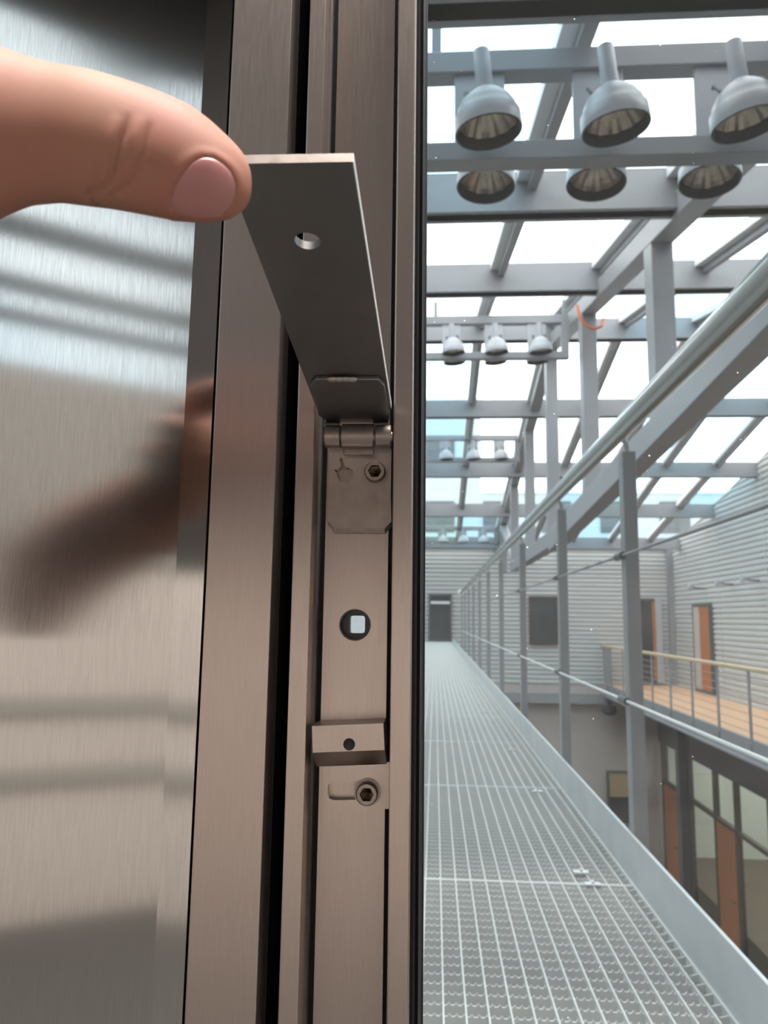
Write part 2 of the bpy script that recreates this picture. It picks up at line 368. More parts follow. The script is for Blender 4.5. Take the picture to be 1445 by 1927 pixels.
# ================================================================== WALKWAY
ZG = -0.57
wk = empty('walkway', (0.0, 0.6, ZG), 'raised grey steel grating walkway with a toe board running to the far wall', 'walkway')
GX0, GX1 = -0.62, 0.437
PP = 0.0326
def serrated_mesh(x0, x1, teeth=True):
    p = 0.0109; h = 0.0035; n = int((x1-x0)/p); pts = [(x0, -0.03)]
    for k in range(n):
        x = x0 + k*p
        pts += [(x, 0.0), (x+0.25*p, -h), (x+0.5*p, -h*1.15), (x+0.75*p, -h)] if teeth else [(x, 0.0)]
    pts += [(x1, 0.0), (x1, -0.03)]
    m = len(pts); vs = [(a, -0.0013, b) for a, b in pts] + [(a, 0.0013, b) for a, b in pts]
    bot = [(a, -0.03) for a, b in pts]
    vs += [(a, -0.0013, -0.03) for a, b in bot] + [(a, 0.0013, -0.03) for a, b in bot]
    fs = []
    for i in range(m-1):
        fs += [(2*m+i, 2*m+i+1, i+1, i), (3*m+i, m+i, m+i+1, 3*m+i+1), (i, i+1, m+i+1, m+i)]
    return vs, fs
pan_y = [0.835, 1.806, 2.785] + [2.785 + 0.98*k for k in range(1, 19)]
pan_y = [y for y in pan_y if y < YE-0.05] + [YE-0.06]
barx_g = [0.0145 + 0.0331*k for k in range(-19, 13)]
sv, sf = serrated_mesh(GX0, GX1)
ser_me = None; rod_me = {}
def inst(name, me, parent, loc):
    o = bpy.data.objects.new(name, me); COL.objects.link(o); attach(o, parent)
    o.location = loc
    return o
for i in range(len(pan_y)-1):
    ya, yb = pan_y[i], pan_y[i+1]
    fr = MB()
    fr.box(GX0, GX1, ya+0.001, ya+0.005, ZG-0.03, ZG+0.001); fr.box(GX0, GX1, yb-0.005, yb-0.001, ZG-0.03, ZG+0.001)
    fr.box(GX1-0.004, GX1, ya+0.005, yb-0.005, ZG-0.03, ZG+0.001)
    pn = fr.build('grating_panel', M['grate'], wk)
    ny = int((yb-ya)/PP)
    ys = [ya + (yb-ya)*(k+0.5)/ny for k in range(ny)]
    if i < 2:
        for y in ys:
            if ser_me is None:
                o = MB().add(sv, sf).build('serrated_bar', M['grate']); ser_me = o.data
                o.parent = pn; o.location = (0, y, ZG)
            else:
                o = bpy.data.objects.new('serrated_bar', ser_me); COL.objects.link(o); o.parent = pn; o.location = (0, y, ZG)
        for x in barx_g:
            if x < -0.06: continue
            key = i
            if key not in rod_me:
                o = MB().box(-0.0012, 0.0012, ya+0.005, yb-0.005, ZG-0.02, ZG+0.0008).build('cross_rod', M['grate']); rod_me[key] = o.data
            else:
                o = bpy.data.objects.new('cross_rod', rod_me[key]); COL.objects.link(o)
            o.parent = pn; o.location = (x, 0, 0)
        b = MB()
        for x in barx_g:
            if x < -0.06: b.box(x-0.0012, x+0.0012, ya+0.005, yb-0.005, ZG-0.02, ZG+0.0008)
        tag(b.build('cross_rods', M['grate'], None), kind='stuff').parent = pn
    else:
        b = MB(); cs, cf = serrated_mesh(GX0, GX1) if i < 7 else serrated_mesh(GX0, GX1, False)
        for y in ys:
            if i < 7: b.add([(a, c+y, d+ZG) for a, c, d in cs], cf)
            else: b.box(GX0, GX1, y-0.0013, y+0.0013, ZG-0.03, ZG-0.0015)
        tag(b.build('serrated_bars', M['grate'], None), kind='stuff').parent = pn
        b = MB()
        for x in barx_g: b.box(x-0.0012, x+0.0012, ya+0.005, yb-0.005, ZG-0.02, ZG+0.0008)
        tag(b.build('cross_rods', M['grate'], None), kind='stuff').parent = pn
for (x, y) in ((0.352, 1.19), (0.345, 1.80), (0.335, 1.88), (0.345, 2.72), (0.345, 3.55), (0.33, 4.5), (0.32, 4.9)):
    b = MB().box(x-0.017, x+0.017, y-0.009, y+0.009, ZG+0.002, ZG+0.005)
    b.box(x-0.003, x+0.003, y-0.005, y+0.005, ZG+0.005, ZG+0.010)
    b.build('clip', M['clip'], wk, bevel=0.001)
tb = MB().box(0.4375, 0.4445, 0.50, YE-0.3, ZG-0.06, -0.470)
tb.build('toe_board', M['galv'], wk, bevel=0.0015)
bx('side_beam', (0.36, 0.437, 0.6, YE-0.06, ZG-0.22, ZG-0.032), M['paint'], wk)
bx('side_beam', (-0.62, -0.54, 0.6, YE-0.06, ZG-0.22, ZG-0.032), M['paint'], wk)

wr_ = empty('walkway_railing', (0.46, 1.82, ZG), 'grey steel guard railing with tube handrail and flat posts beside the grating walkway', 'railing')
RXc = 0.463
posts_y = [1.86, 2.84, 4.12, 5.45, 6.75, 8.05, 9.35, 10.65, 11.95, 13.25]
MB().tube([(RXc-0.015, 0.62, 0.462), (RXc-0.015, 13.4, 0.466)], 0.0245, 16).build('handrail', M['tubing'], wr_, smooth=True)
MB().lathe([(0, 0.0), (0.04, 0.005), (0.055, 0.04), (0.04, 0.085), (0, 0.095)], 16, Matrix.Translation((RXc-0.015, 13.40, 0.42))).build('end_cap', M['white'], wr_, smooth=True)
for y in posts_y:
    po = bx('post', (RXc-0.017, RXc+0.015, y-0.022, y+0.022, ZG-0.15, 0.405), M['paint'], wr_, bevel=0.003)
    MB().tube([(RXc, y, 0.40), (RXc, y, 0.425), (RXc-0.012, y, 0.445)], 0.007, 8).build('bracket', M['tubing'], po, smooth=True).matrix_parent_inverse = Matrix.Identity(4)
for z in (0.155, -0.181):
    MB().tube([(RXc-0.022, 0.62, z), (RXc-0.022, 13.25, z)], 0.0036, 8).build('wire', M['white'] if z < 0 else M['paint'], wr_, smooth=True)
    for y in posts_y[:3]:
        MB().tube([(RXc-0.022, y-0.02, z), (RXc-0.022, y+0.045, z)], 0.009, 8).build('wire_fitting', M['lintel'], wr_, smooth=True)

# ================================================================== ROOF TRUSS
tx0, tx1 = 1.52, 1.68
tr = empty('roof_truss', (1.6, 10, 1.0), 'large grey steel truss rising to the roof ridge to the right of the walkway', 'truss')
def beam(name, ya, yb, zta, ztb, h, x0=tx0, x1=tx1, hb=None):
    hb = h if hb is None else hb
    p = [(x0,ya,zta-h),(x1,ya,zta-h),(x1,yb,ztb-hb),(x0,yb,ztb-hb),(x0,ya,zta),(x1,ya,zta),(x1,yb,ztb),(x0,yb,ztb)]
    return MB().hexa(p).build(name, M['paint'], tr, bevel=0.006)
TR = 10.35
def top_z(y): return 1.769 + 0.203*y if y < TR else 1.769 + 0.203*TR - 0.197*(y-TR)
beam('top_chord', 0.5, TR, top_z(0.5), top_z(TR), 0.17)
beam('top_chord', TR, YE-0.1, top_z(TR), top_z(YE-0.1), 0.17)
def bot_z(y): return 1.675 - 0.046*y
beam('bottom_chord', 0.5, TR+0.1, 1.672, bot_z(TR+0.1), 0.13, hb=0.27)
beam('bottom_chord', TR+0.1, 15.9, bot_z(TR+0.1), 1.14, 0.22, hb=0.16)
for y in (0.75+1.97, 5.27, 7.82, 10.37, 12.92, 15.47, 18.02):
    bx('vertical', (tx0+0.004, tx1-0.004, y, y+0.20, bot_z(y)-0.1 if y < 15 else 1.1, top_z(y+0.1)-0.06), M['paint'], tr, bevel=0.006)
beam('brace', 15.4, 18.2, 1.16, 2.3, 0.12)
pts = [(1.45, 7.68, 3.22), (1.47, 7.62, 3.06), (1.52, 7.60, 2.97), (1.60, 7.60, 2.935), (1.68, 7.62, 2.97), (1.72, 7.7, 3.08)]
tag(MB().tube(pts, 0.016, 8).build('looped_cable', M['cable'], smooth=True), 'loop of orange cable slung round the truss beside the second lamp frame', 'cable')

# ================================================================== LAMP FRAMES AND FLOODLIGHTS
frames = [(2.90, 1.84, 2.325), (8.45, 2.93, 3.44), (13.6, 2.80, 3.29), (18.6, 1.82, 2.24)]
fl = ['nearest', 'second', 'third', 'farthest']
lampx = [0.20, 0.68, 1.165]
for i, (y, z0, z1) in enumerate(frames):
    e = empty('lamp_frame', (0.7, y, z0), [
        'nearest and largest grey steel lamp frame hung under the roof', 'second grey lamp frame from the camera, ending at the truss by the orange cable',
        'third grey lamp frame from the camera, small and hazy under the roof glass', 'farthest small lamp frame, just above the ribbed end wall'][i], 'lamp frame', 'lamp frames under the glass roof')
    bx('rail', (-0.9, 1.50, y, y+0.09, z1-0.095, z1), M['paint'], e, bevel=0.004)
    bx('rail', (-0.9, 1.50, y, y+0.09, z0, z0+0.08), M['paint'], e, bevel=0.004)
    bx('end_post', (1.42, 1.50, y, y+0.09, z0+0.08, z1-0.095), M['paint'], e)
    for x in lampx: bx('mounting_plate', (x-0.125, x+0.08, y+0.02, y+0.035, z0+0.08, z1-0.095), M['lamp'], e, bevel=0.003)
    for x in (0.0, 1.46): bx('hanger', (x-0.02, x+0.02, y+0.03, y+0.06, z1, roof_z(y)-0.05), M['paint'], e)
lp = empty('floodlight', (0, 0, 0), 'x', 'floodlight', 'floodlights on the lamp frames')
# origin = centre of the mouth, axis up
b = MB().lathe([(0.030, 0.315), (0.031, 0.31), (0.033, 0.20), (0.035, 0.15)], 20); b.lathe([(0.0, 0.316), (0.030, 0.315)], 20)
b.build('lamp_neck', M['lamp'], lp, smooth=True)
MB().lathe([(0.033, 0.158), (0.045, 0.15), (0.066, 0.135), (0.093, 0.11), (0.112, 0.078), (0.120, 0.05), (0.127, 0.046), (0.129, 0.0), (0.129, -0.014)], 32).build('lamp_shade', M['lamp'], lp, smooth=True, angle=60)
MB().lathe([(0.129, -0.014), (0.127, -0.017), (0.121, -0.016), (0.117, 0.0), (0.113, 0.028)], 32).build('rim', M['rim'], lp, smooth=True)
rfl = MB().lathe([(0.113, 0.026), (0.104, 0.045), (0.088, 0.068), (0.062, 0.092), (0.03, 0.102), (0.0, 0.104)], 36)
rfl.v = [(x*(0.93 if i % 36 % 3 == 0 else 1), y*(0.93 if i % 36 % 3 == 0 else 1), z) for i, (x, y, z) in enumerate(rfl.v)]      # pressed facets
rfl.build('reflector', M['refl'], lp)
b = MB()
for s in (-1, 1):
    b.tube([(s*0.062, 0.02, 0.135), (s*0.07, 0.06, 0.19), (s*0.05, 0.11, 0.21)], 0.008, 6)
b.build('bracket_arm', M['rim'], lp, smooth=True)
side = {0: 'left', 1: 'middle', 2: 'right'}
first = True
for i, (y, z0, z1) in enumerate(frames):
    for back in (0, 1):
        if back and i > 1: continue
        for k, x in enumerate(lampx + ([1.05] if False else [])):
            loc = (x + (0.02 if back else 0), y-0.15 if not back else y+0.30, z0+0.03 if not back else z0+0.07)
            rt = (math.radians(4 if not back else -3), math.radians(-5 - 1.5*k if not back else 2), 0)
            if i > 0: rt = (math.radians(3), math.radians(-4), 0)
            lab = '%s grey bell floodlight on the %s side of the %s lamp frame' % ({0: 'leftmost', 1: 'middle', 2: 'rightmost'}[k], 'rear' if back else 'front', fl[i])
            if first:
                lp.location = loc; lp.rotation_euler = rt; lp['label'] = lab; first = False
            else: copy_tree(lp, loc, rt, lab)

# ================================================================== END WALL AND SIDE WALL OPENINGS
def opening(name, b, axis, frame=0.05, glass=None, leaf=None, fm=None):
    """b = (u0,u1,z0,z1) on the end wall (axis 'x') or the side wall (axis 'y')"""
    u0, u1, z0, z1 = b; fm = fm or M['lintel']
    e = empty(name, ((u0+u1)/2, YE, z0) if axis == 'x' else (XW, (u0+u1)/2, z0), kind='structure')
    def bb(a0, a1, c0, c1, d0, d1):
        d0, d1 = d0 + 0.034, d1 + 0.034          # proud of the ribs
        return (a0, a1, YE-d1, YE-d0, c0, c1) if axis == 'x' else (XW-d1, XW-d0, a0, a1, c0, c1)
    fb = MB()
    fb.box(*bb(u0, u0+frame, z0, z1, 0.0, 0.07)); fb.box(*bb(u1-frame, u1, z0, z1, 0.0, 0.07))
    fb.box(*bb(u0+frame, u1-frame, z1-frame, z1, 0.0, 0.07)); fb.box(*bb(u0+frame, u1-frame, z0, z0+frame, 0.0, 0.07))
    fb.build('frame', fm, e)
    if glass: bx('pane', bb(u0+frame, u1-frame, z0+frame, z1-frame, 0.02, 0.035), glass, e)
    if leaf: bx('door_leaf', bb(u0+frame, u1-frame, z0+frame, z1-frame, 0.02, 0.05), leaf, e)
    return e, bb
d1, bb = opening('door_1', (-0.16, 0.44, -0.56, 0.655), 'x', 0.05, M['darkglass'])
bx('header', bb(-0.11, 0.40, 0.40, 0.47, 0.035, 0.06), M['white'], d1)
opening('window_2', (2.42, 3.16, -0.60, 0.62), 'x', 0.05, M['darkglass'], fm=M['darkwood'])
d2, bb = opening('door_2', (4.95, 5.72, -1.53, 0.60), 'x', 0.07, M['darkglass'])
bx('side_panel', bb(5.53, 5.60, -1.45, 0.52, 0.036, 0.06), M['door'], d2)
bx('side_frame', bb(5.60, 5.76, -1.53, 0.60, 0.071, 0.09), M['lamp'], d2)
d3, bb = opening('door_3', (17.45, 18.60, -1.55, 0.42), 'y', 0.06, None, M['door'])
bx('side_panel', bb(18.15, 18.54, -1.49, 0.36, 0.051, 0.065), M['beige'], d3)
d4, bb = opening('window_3', (4.28, 4.95, -4.9, -3.68), 'x', 0.06, M['darkglass'])
bx('blind', bb(4.34, 4.89, -4.30, -3.74, 0.036, 0.05), M['tan'], d4)
opening('unseen_white_panel', (-2.5, -1.5, -0.75, 0.6), 'x', 0.05, None, M['white'])  # added white panel, brightens what shows through the square hole
# wall spotlights on the ribbed side wall
sp = None
for k, (y, z) in enumerate(((17.9, 0.76), (16.2, 0.78), (14.9, 0.79))):
    lab = ['small round wall spotlight farthest along the ribbed side wall, over the orange door', 'small round wall spotlight in the middle of the three on the ribbed side wall', 'small round wall spotlight nearest to the camera on the ribbed side wall'][k]
    if sp is None:
        sp = empty('wall_spotlight', (XW, y, z), lab, 'spotlight', 'wall spotlights on the side wall')
        MB().tube([(XW-0.02, y, z), (XW-0.30, y, z+0.02)], 0.018, 8).build('arm', M['lintel'], sp, smooth=True)
        MB().lathe([(0, -0.06), (0.04, -0.05), (0.075, 0.02), (0.08, 0.06), (0.0, 0.05)], 14, Matrix.Translation((XW-0.34, y, z+0.02)) @ Matrix.Rotation(0.5, 4, 'Y')).build('lamp_head', M['lamp'], sp, smooth=True)
    else: copy_tree(sp, (XW, y, z), None, lab)
fx = empty('ceiling_fixture', (4.3, 19.8, -2.3), 'small dark round fixture hanging under the end balcony', 'fixture')
MB().lathe([(0.02, 0.25), (0.03, 0.18), (0.17, 0.14), (0.19, 0.0), (0.12, -0.08), (0, -0.1)], 18, Matrix.Translation((4.3, 19.8, -2.2))).build('housing', M['rim'], fx, smooth=True)
bx('bracket', (4.24, 4.36, 19.78, 20.29, -2.02, -1.96), M['lintel'], fx)

# ================================================================== BALCONY
BXe, BZ = 4.27, -1.575
bc = empty('balcony', (5.2, 12, BZ), 'balcony with orange wooden floor and grey steel edge along the ribbed side wall', 'balcony')
bx('deck', (BXe+0.06, XW-0.047, 0.6, YE-0.06, BZ-0.06, BZ), M['wood'], bc)
bx('edge_beam', (BXe, BXe+0.06, 0.6, YE-0.26, BZ-0.28, BZ+0.02), M['paint'], bc, bevel=0.004)
bx('edge_flange', (BXe-0.06, BXe, 0.6, YE-0.26, BZ-0.28, BZ-0.25), M['paint'], bc)
bx('slab', (BXe+0.06, XW-0.047, 0.6, YE-0.06, BZ-0.30, BZ-0.06), M['lintel'], bc)
br = empty('balcony_railing', (BXe, 12, BZ), 'balcony railing with pale wooden handrail, thin grey posts and cables', 'railing')
bx('handrail', (BXe-0.04, BXe+0.05, 0.8, 19.35, BZ+0.93, BZ+0.985), M['rail'], br, bevel=0.012)
bx('handrail', (BXe-0.04, BXe+0.05, 19.36, YE-0.05, BZ+0.93, BZ+0.985), M['rail'], br, bevel=0.012)
y = 19.35
while y > 1:
    b = MB().box(BXe-0.012, BXe+0.012, y-0.025, y+0.025, BZ-0.05, BZ+0.93); b.box(BXe-0.035, BXe+0.0, y-0.03, y+0.03, BZ-0.16, BZ-0.03)
    b.build('post', M['paint'], br); y -= 1.19
for k in range(7):
    z = BZ + 0.12 + 0.115*k
    MB().tube([(BXe, 0.9, z), (BXe, 19.35, z)], 0.006, 6).build('cable', M['paint'], br, smooth=True)
b = MB()
b.add([(BXe-0.01, 19.4, BZ+0.05), (BXe-0.01, 20.2, BZ+0.05), (BXe-0.01, 20.2, BZ+0.92), (BXe-0.01, 19.4, BZ+0.92), (BXe+0.01, 19.4, BZ+0.05), (BXe+0.01, 20.2, BZ+0.05), (BXe+0.01, 20.2, BZ+0.92), (BXe+0.01, 19.4, BZ+0.92)],
      [(0,1,2,3), (4,7,6,5), (0,4,5,1), (1,5,6,2), (2,6,7,3), (3,7,4,0)])
b.build('end_panel', M['paint'], br)

# ================================================================== SHOP FRONT BELOW THE BALCONY
SX = 5.65
sf_ = empty('window_4', (SX, 14, ZF), kind='structure')
bx('lintel', (SX-0.06, SX+0.12, 0.6, YE, -2.95, BZ-0.301), M['lintel'], sf_)
mull = [20.12, 18.10, 16.52, 15.42, 13.92, 12.6, 11.3, 10.0, 8.7, 7.4]
for y in mull: bx('mullion', (SX-0.05, SX+0.05, y-0.05, y+0.05, ZF, -2.95), M['darkwood'], sf_)
for ya, yb in zip(mull[1:], mull[:-1]):
    bx('transom', (SX-0.045, SX+0.045, ya+0.05, yb-0.05, -3.90, -3.82), M['darkwood'], sf_)
    bx('pane', (SX-0.006, SX+0.006, ya+0.05, yb-0.05, -3.82, -2.95), M['shopglass'], sf_)
    bx('pane', (SX-0.006, SX+0.006, ya+0.05, yb-0.05, ZF+0.12, -3.90), M['shopglass'], sf_)
    bx('bottom_rail', (SX-0.045, SX+0.045, ya+0.05, yb-0.05, ZF, ZF+0.12), M['darkwood'], sf_)
for n, (ya, yb) in (('door_4', (15.48, 16.46)), ('door_5', (18.95, 20.0))):
    e = empty(n, (SX, (ya+yb)/2, ZF), kind='structure')
    bx('door_leaf', (SX-0.045, SX-0.012, ya, yb, ZF+0.13, -3.91), M['door'], e, bevel=0.004)
    MB().tube([(SX-0.05, ya+0.08, ZF+1.05), (SX-0.10, ya+0.08, ZF+1.05), (SX-0.10, ya+0.22, ZF+1.05)], 0.011, 8).build('handle', M['tubing'], e, smooth=True)
cs = empty('steel_column', (5.16, 17.0, ZF), 'dark grey steel column in front of the shop front under the balcony', 'column')
b = MB().box(5.05, 5.07, 16.9, 17.12, ZF+0.02, BZ-0.301); b.box(5.25, 5.27, 16.9, 17.12, ZF+0.02, BZ-0.301); b.box(5.07, 5.25, 17.0, 17.02, ZF+0.02, BZ-0.301)
b.build('shaft', M['lintel'], cs); bx('base_plate', (4.99, 5.33, 16.84, 17.18, ZF, ZF+0.02), M['lintel'], cs)
struct(bx('wall_shop_back', (10.4, 10.5, 0.6, YE, ZF, -2.4), M['shopwall']))
struct(bx('wall_shop_end', (SX+0.13, 10.4, YE-0.12, YE-0.02, ZF+0.01, -2.4), M['shopwall']))
struct(bx('floor_shop', (SX+0.06, 10.4, 0.6, YE-0.12, ZF, -5.66), M['shopfloor']))
struct(bx('ceiling_shop', (SX+0.13, 10.5, 0.6, YE, -2.4, -2.3), M['shopwall']))

# ================================================================== CLOSE-UP STEELWORK (lengths in modelling metres, scaled by FS)
TILT = 0.0187                                       # the steel frame leans back slightly
class FM(MB):
    """like MB, leaned back and scaled on build"""
    def build(s, name, material, parent=None, **k):
        s.v = [(a, b + TILT*c, c) for a, b, c in s.v]
        return MB.build(s, name, material, parent, scale=FS, **k)
ZB, ZT = -1.69/FS + 0.001, 2.6
# brushed steel panel on the left: a folded sheet, its wide face turned towards the glass
th = math.radians(-9)
px1, pxf = -0.0972, -0.1095
ln = 0.62
p = FM()
xa, ya = pxf - ln*math.cos(th), 0.32 - ln*math.sin(th)
p.prism([(px1, 0.32, ZB), (pxf, 0.32, ZB), (xa, ya, ZB), (xa, ya+0.012, ZB), (pxf, 0.332, ZB), (px1, 0.345, ZB)][::-1], (0, 0, ZT-ZB))
struct(p.build('wall_panel_left', M['panel']))
struct(FM().box(-0.0962, -0.0682, 0.3195, 0.40, ZB, ZT).build('trim_3', M['steel'], bevel=0.0006))
struct(FM().box(-0.1030, -0.0955, 0.350, 0.41, ZB, ZT).build('trim_4', M['black']))
struct(FM().box(-0.0681, -0.0677, 0.335, 0.385, ZB, ZT).box(-0.0602, -0.0598, 0.335, 0.385, ZB, ZT).box(-0.0681, -0.0598, 0.385, 0.40, ZB, ZT).build('slot_blackout', M['black']))  # added black lining: the slot's deep shade given as colour

ch = empty('door_jamb', (-0.035*FS, 0.34*FS, ZB*FS), 'brushed steel jamb channel with a round hole, between the dark slot and the glass', 'door jamb')
FM().box(-0.0597, -0.0519, 0.3195, 0.40, ZB, ZT).build('flange', M['steel'], ch, bevel=0.0006)
FM().box(-0.0179, -0.0098, 0.3195, 0.345, ZB, ZT).build('flange', M['steel'], ch, bevel=0.0007)
hc = Vector((-0.03457, 0, -0.0028)); HR = 0.0068
N = 48
def sq(a, h):
    c, s_ = math.cos(a), math.sin(a); m = max(abs(c), abs(s_)); return (h*c/m, h*s_/m)
b = FM()
h2 = 0.0140
outer = [(hc.x + sq(2*PI*k/N, h2)[0], 0.337, hc.z + sq(2*PI*k/N, h2)[1]) for k in range(N)]
inner = [(hc.x + HR*math.cos(2*PI*k/N), 0.337, hc.z + HR*math.sin(2*PI*k/N)) for k in range(N)]
b.ringplate(outer, inner, (0, 0.003, 0))
for (za, zb) in ((ZB, hc.z-h2), (hc.z+h2, ZT)):
    b.box(hc.x-h2, hc.x+h2, 0.337, 0.340, za, zb)
b.build('back_plate', M['steel'], ch)
for (xa_, xb_) in ((-0.0519, hc.x-h2+0.003), (hc.x+h2-0.003, -0.0160)): FM().box(xa_, xb_, 0.347, 0.350, ZB, ZT).build('gap_blackout', M['black'], ch)  # added black strips: stop light leaks and darken the side gaps
# dark sleeve in the hole, with the square opening through it
sk = FM()
o1 = [(hc.x + HR*1.0*math.cos(2*PI*k/N), 0.3362, hc.z + HR*math.sin(2*PI*k/N)) for k in range(N)]
i1 = [(hc.x + HR*0.90*math.cos(2*PI*k/N), 0.3362, hc.z + HR*0.90*math.sin(2*PI*k/N)) for k in range(N)]
sk.ringplate(o1, i1, (0, 0.012, 0))
o2 = [(hc.x + HR*0.92*math.cos(2*PI*k/N), 0.341, hc.z + HR*0.92*math.sin(2*PI*k/N)) for k in range(N)]
def rsq(a, hx, hz):
    c, s_ = math.cos(a), math.sin(a); n_ = 7.0
    r = (abs(c/hx)**n_ + abs(s_/hz)**n_)**(-1/n_); return r*c, r*s_
i2 = [(hc.x + 0.0006 + rsq(2*PI*k/N, 0.0034, 0.0038)[0], 0.341, hc.z + 0.0002 + rsq(2*PI*k/N, 0.0034, 0.0038)[1]) for k in range(N)]
sk.ringplate(o2, i2, (0, 0.005, 0))
sk.build('square_socket', M['socket'], ch, smooth=True, angle=30)

g1 = empty('window_1', (0.5*FS, 0.35*FS, -1.4), kind='structure')
gk = FM()
gk.prism([(-0.0098, 0.3405, ZB), (-0.0084, 0.3395, ZB), (-0.0076, 0.3425, ZB), (-0.0064, 0.3412, ZB), (-0.0050, 0.3475, ZB), (-0.0044, 0.3475, ZB), (-0.0044, 0.353, ZB), (-0.0098, 0.353, ZB)][::-1], (0, 0, ZT-ZB))
gk.build('gasket', M['black'], g1)
FM().box(-0.0046, 1.9, 0.3480, 0.3520, ZB+0.02, ZT).build('pane', M['pane'], g1)
FM().box(-0.0098, 1.95, 0.353, 0.40, ZB, ZB+0.2).build('sill', M['steel'], g1)

def capscrew(parent, c, r=0.0043, h=0.0052, wr=0.0052):
    """hexagon socket screw facing the camera; c = centre of its seat"""
    R = Matrix.Translation(c) @ Matrix.Rotation(PI/2, 4, 'X')      # +Z of the lathe -> -Y
    n = 24; b = FM()
    b.lathe([(r*0.99, 0.0), (r, 0.0008), (r, h*0.86), (r*0.90, h), (r*0.80, h)], n, R)
    hx = [(R @ Vector((0.60*r/max(math.cos(((2*PI*k/n) % (PI/3)) - PI/6), .1)*0.94*math.cos(2*PI*k/n), 0.60*r/max(math.cos(((2*PI*k/n) % (PI/3)) - PI/6), .1)*0.94*math.sin(2*PI*k/n), h))) for k in range(n)]
    hd = [p + Vector((0, 0.6*h, 0)) for p in hx]
    oc = [R @ Vector((r*0.80*math.cos(2*PI*k/n), r*0.80*math.sin(2*PI*k/n), h)) for k in range(n)]
    b.add(oc + hx + hd, [(k, (k+1) % n, n+(k+1) % n, n+k) for k in range(n)])
    rc = FM().add(hx + hd + [R @ Vector((0, 0, 0.0005))], [(k, (k+1) % n, n+(k+1) % n, n+k) for k in range(n)] + [(n+k, n+(k+1) % n, 2*n) for k in range(n)])
    s_ = b.build('cap_screw', M['worn'], parent, smooth=True, angle=35)
    q = rc.build('hex_recess', M['recess'], None); q.parent = s_
    wb_ = FM().lathe([(r*0.9, 0.0006), (wr, 0.0006), (wr, -0.0006), (r*0.9, -0.0006)], 28, R)
    o = wb_.build('washer', M['worn'], None, smooth=True, angle=35); o.parent = s_; o.matrix_parent_inverse = Matrix.Translation(-Vector(parent.location)) if False else Matrix.Identity(4)
    return s_

# ---- hinged flap
hf = empty('hinged_flap', (-0.033*FS, 0.33*FS, 0.078*FS), 'hinged steel cover flap with one hole, swung up and held by the thumb', 'flap')
P0 = Vector((-0.01875, 0.322, 0.08825)); P1 = Vector((-0.02136, 0.183, 0.11628)); Q0 = Vector((-0.05079, 0.322, 0.08843)); Q1 = Vector((-0.05528, 0.183, 0.11667))
ax_d = (P1-P0); ax_w = (Q0-P0); nrm = Vector((0.00565, 0.19758, 0.98027))        # up, away from the viewer
def fp(s, t, off=0.0): return P0 + ax_d*s + (ax_w*(1-s) + (Q1-P1)*s)*t + nrm*off
th_f = 0.0028
class RB(MB):
    def build(s, name, material, parent=None, **k): return MB.build(s, name, material, parent, scale=FS, **k)
# plate with the hole at s=.785, t=.51
hs, ht, hr = 0.785, 0.51, 0.0037
N2 = 48
def circ(k, r): return (math.cos(2*PI*k/N2)*r, math.sin(2*PI*k/N2)*r)
L = ax_d.length; Wd = ax_w.length
inner = [fp(hs + circ(k, hr)[1]/L, ht + circ(k, hr)[0]/Wd) for k in range(N2)]
s0, s1 = -0.012, 1.0
def rect_pt(k):
    c, s_ = circ(k, 1.0); cand = []
    if abs(c) > 1e-6: cand.append(((1.0-ht)*Wd if c > 0 else ht*Wd)/abs(c))
    if abs(s_) > 1e-6: cand.append(((s1-hs) if s_ > 0 else 0.10)*L/abs(s_))
    r = min(cand); return hs + s_*r/L, ht + c*r/Wd
outer2 = [rect_pt(k) for k in range(N2)]
# snap the nearest samples to the true corners
for cs_, ct_ in ((s1, 0), (s1, 1), (hs-0.10, 0), (hs-0.10, 1)):
    k = min(range(N2), key=lambda q: (outer2[q][0]-cs_)**2*16 + (outer2[q][1]-ct_)**2); outer2[k] = (cs_, ct_)
b = RB(); b.ringplate([fp(*q) for q in outer2], inner, nrm*th_f)
sa = hs-0.10
lo = [fp(sa, 0), fp(sa, 1), fp(0.03, 1), fp(-0.012, 0.93), fp(-0.012, 0.07), fp(0.03, 0)]
b.prism(lo, nrm*th_f)
b.build('flap_plate', M['flap'], hf)
edge = RB()
edge.prism([fp(1.0, -0.004, 0.0), fp(1.0, -0.004, th_f), fp(0.02, -0.004, th_f), fp(0.02, -0.004, 0)], (ax_w.normalized()*0.00025))
edge.build('edge_sheen', M['cut'], hf)  # pale strip painting the bright reflection along the flap's right side
tip = RB(); tip.prism([fp(1.0008, 0, 0.0), fp(1.0008, 1, 0), fp(1.0008, 1, th_f), fp(1.0008, 0, th_f)], -ax_d.normalized()*0.0002)
tip.build('tip_edge', M['worn'], hf)
tab = RB(); tt = -0.0018
tab.prism([fp(-0.05, 0.90, tt), fp(0.0, 0.985, tt), fp(0.185, 0.945, tt), fp(0.222, 0.86, tt), fp(0.221, 0.085, tt), fp(0.182, 0.03, tt), fp(-0.01, 0.03, tt), fp(-0.05, 0.06, tt)], nrm*0.00179)
tab.build('tab', M['flap'], hf, bevel=0.00035)
wd = RB()
for k in range(4):
    cpt = fp(0.216, 0.645 - 0.075*k, -0.0012)
    Mx = Matrix.Translation(cpt) @ Matrix(((1,0,0,0), (0,1,0,0), (0,0,1,0), (0,0,0,1)))
    wd.lathe([(0.0, -0.0011), (0.0014, -0.0009), (0.0023, 0.0), (0.0014, 0.0010), (0.0, 0.0012)], 12, Mx @ Matrix.Scale(1.25, 4, (1,0,0)))
wd.build('weld_bead', M['bright'], hf, smooth=True, angle=80)
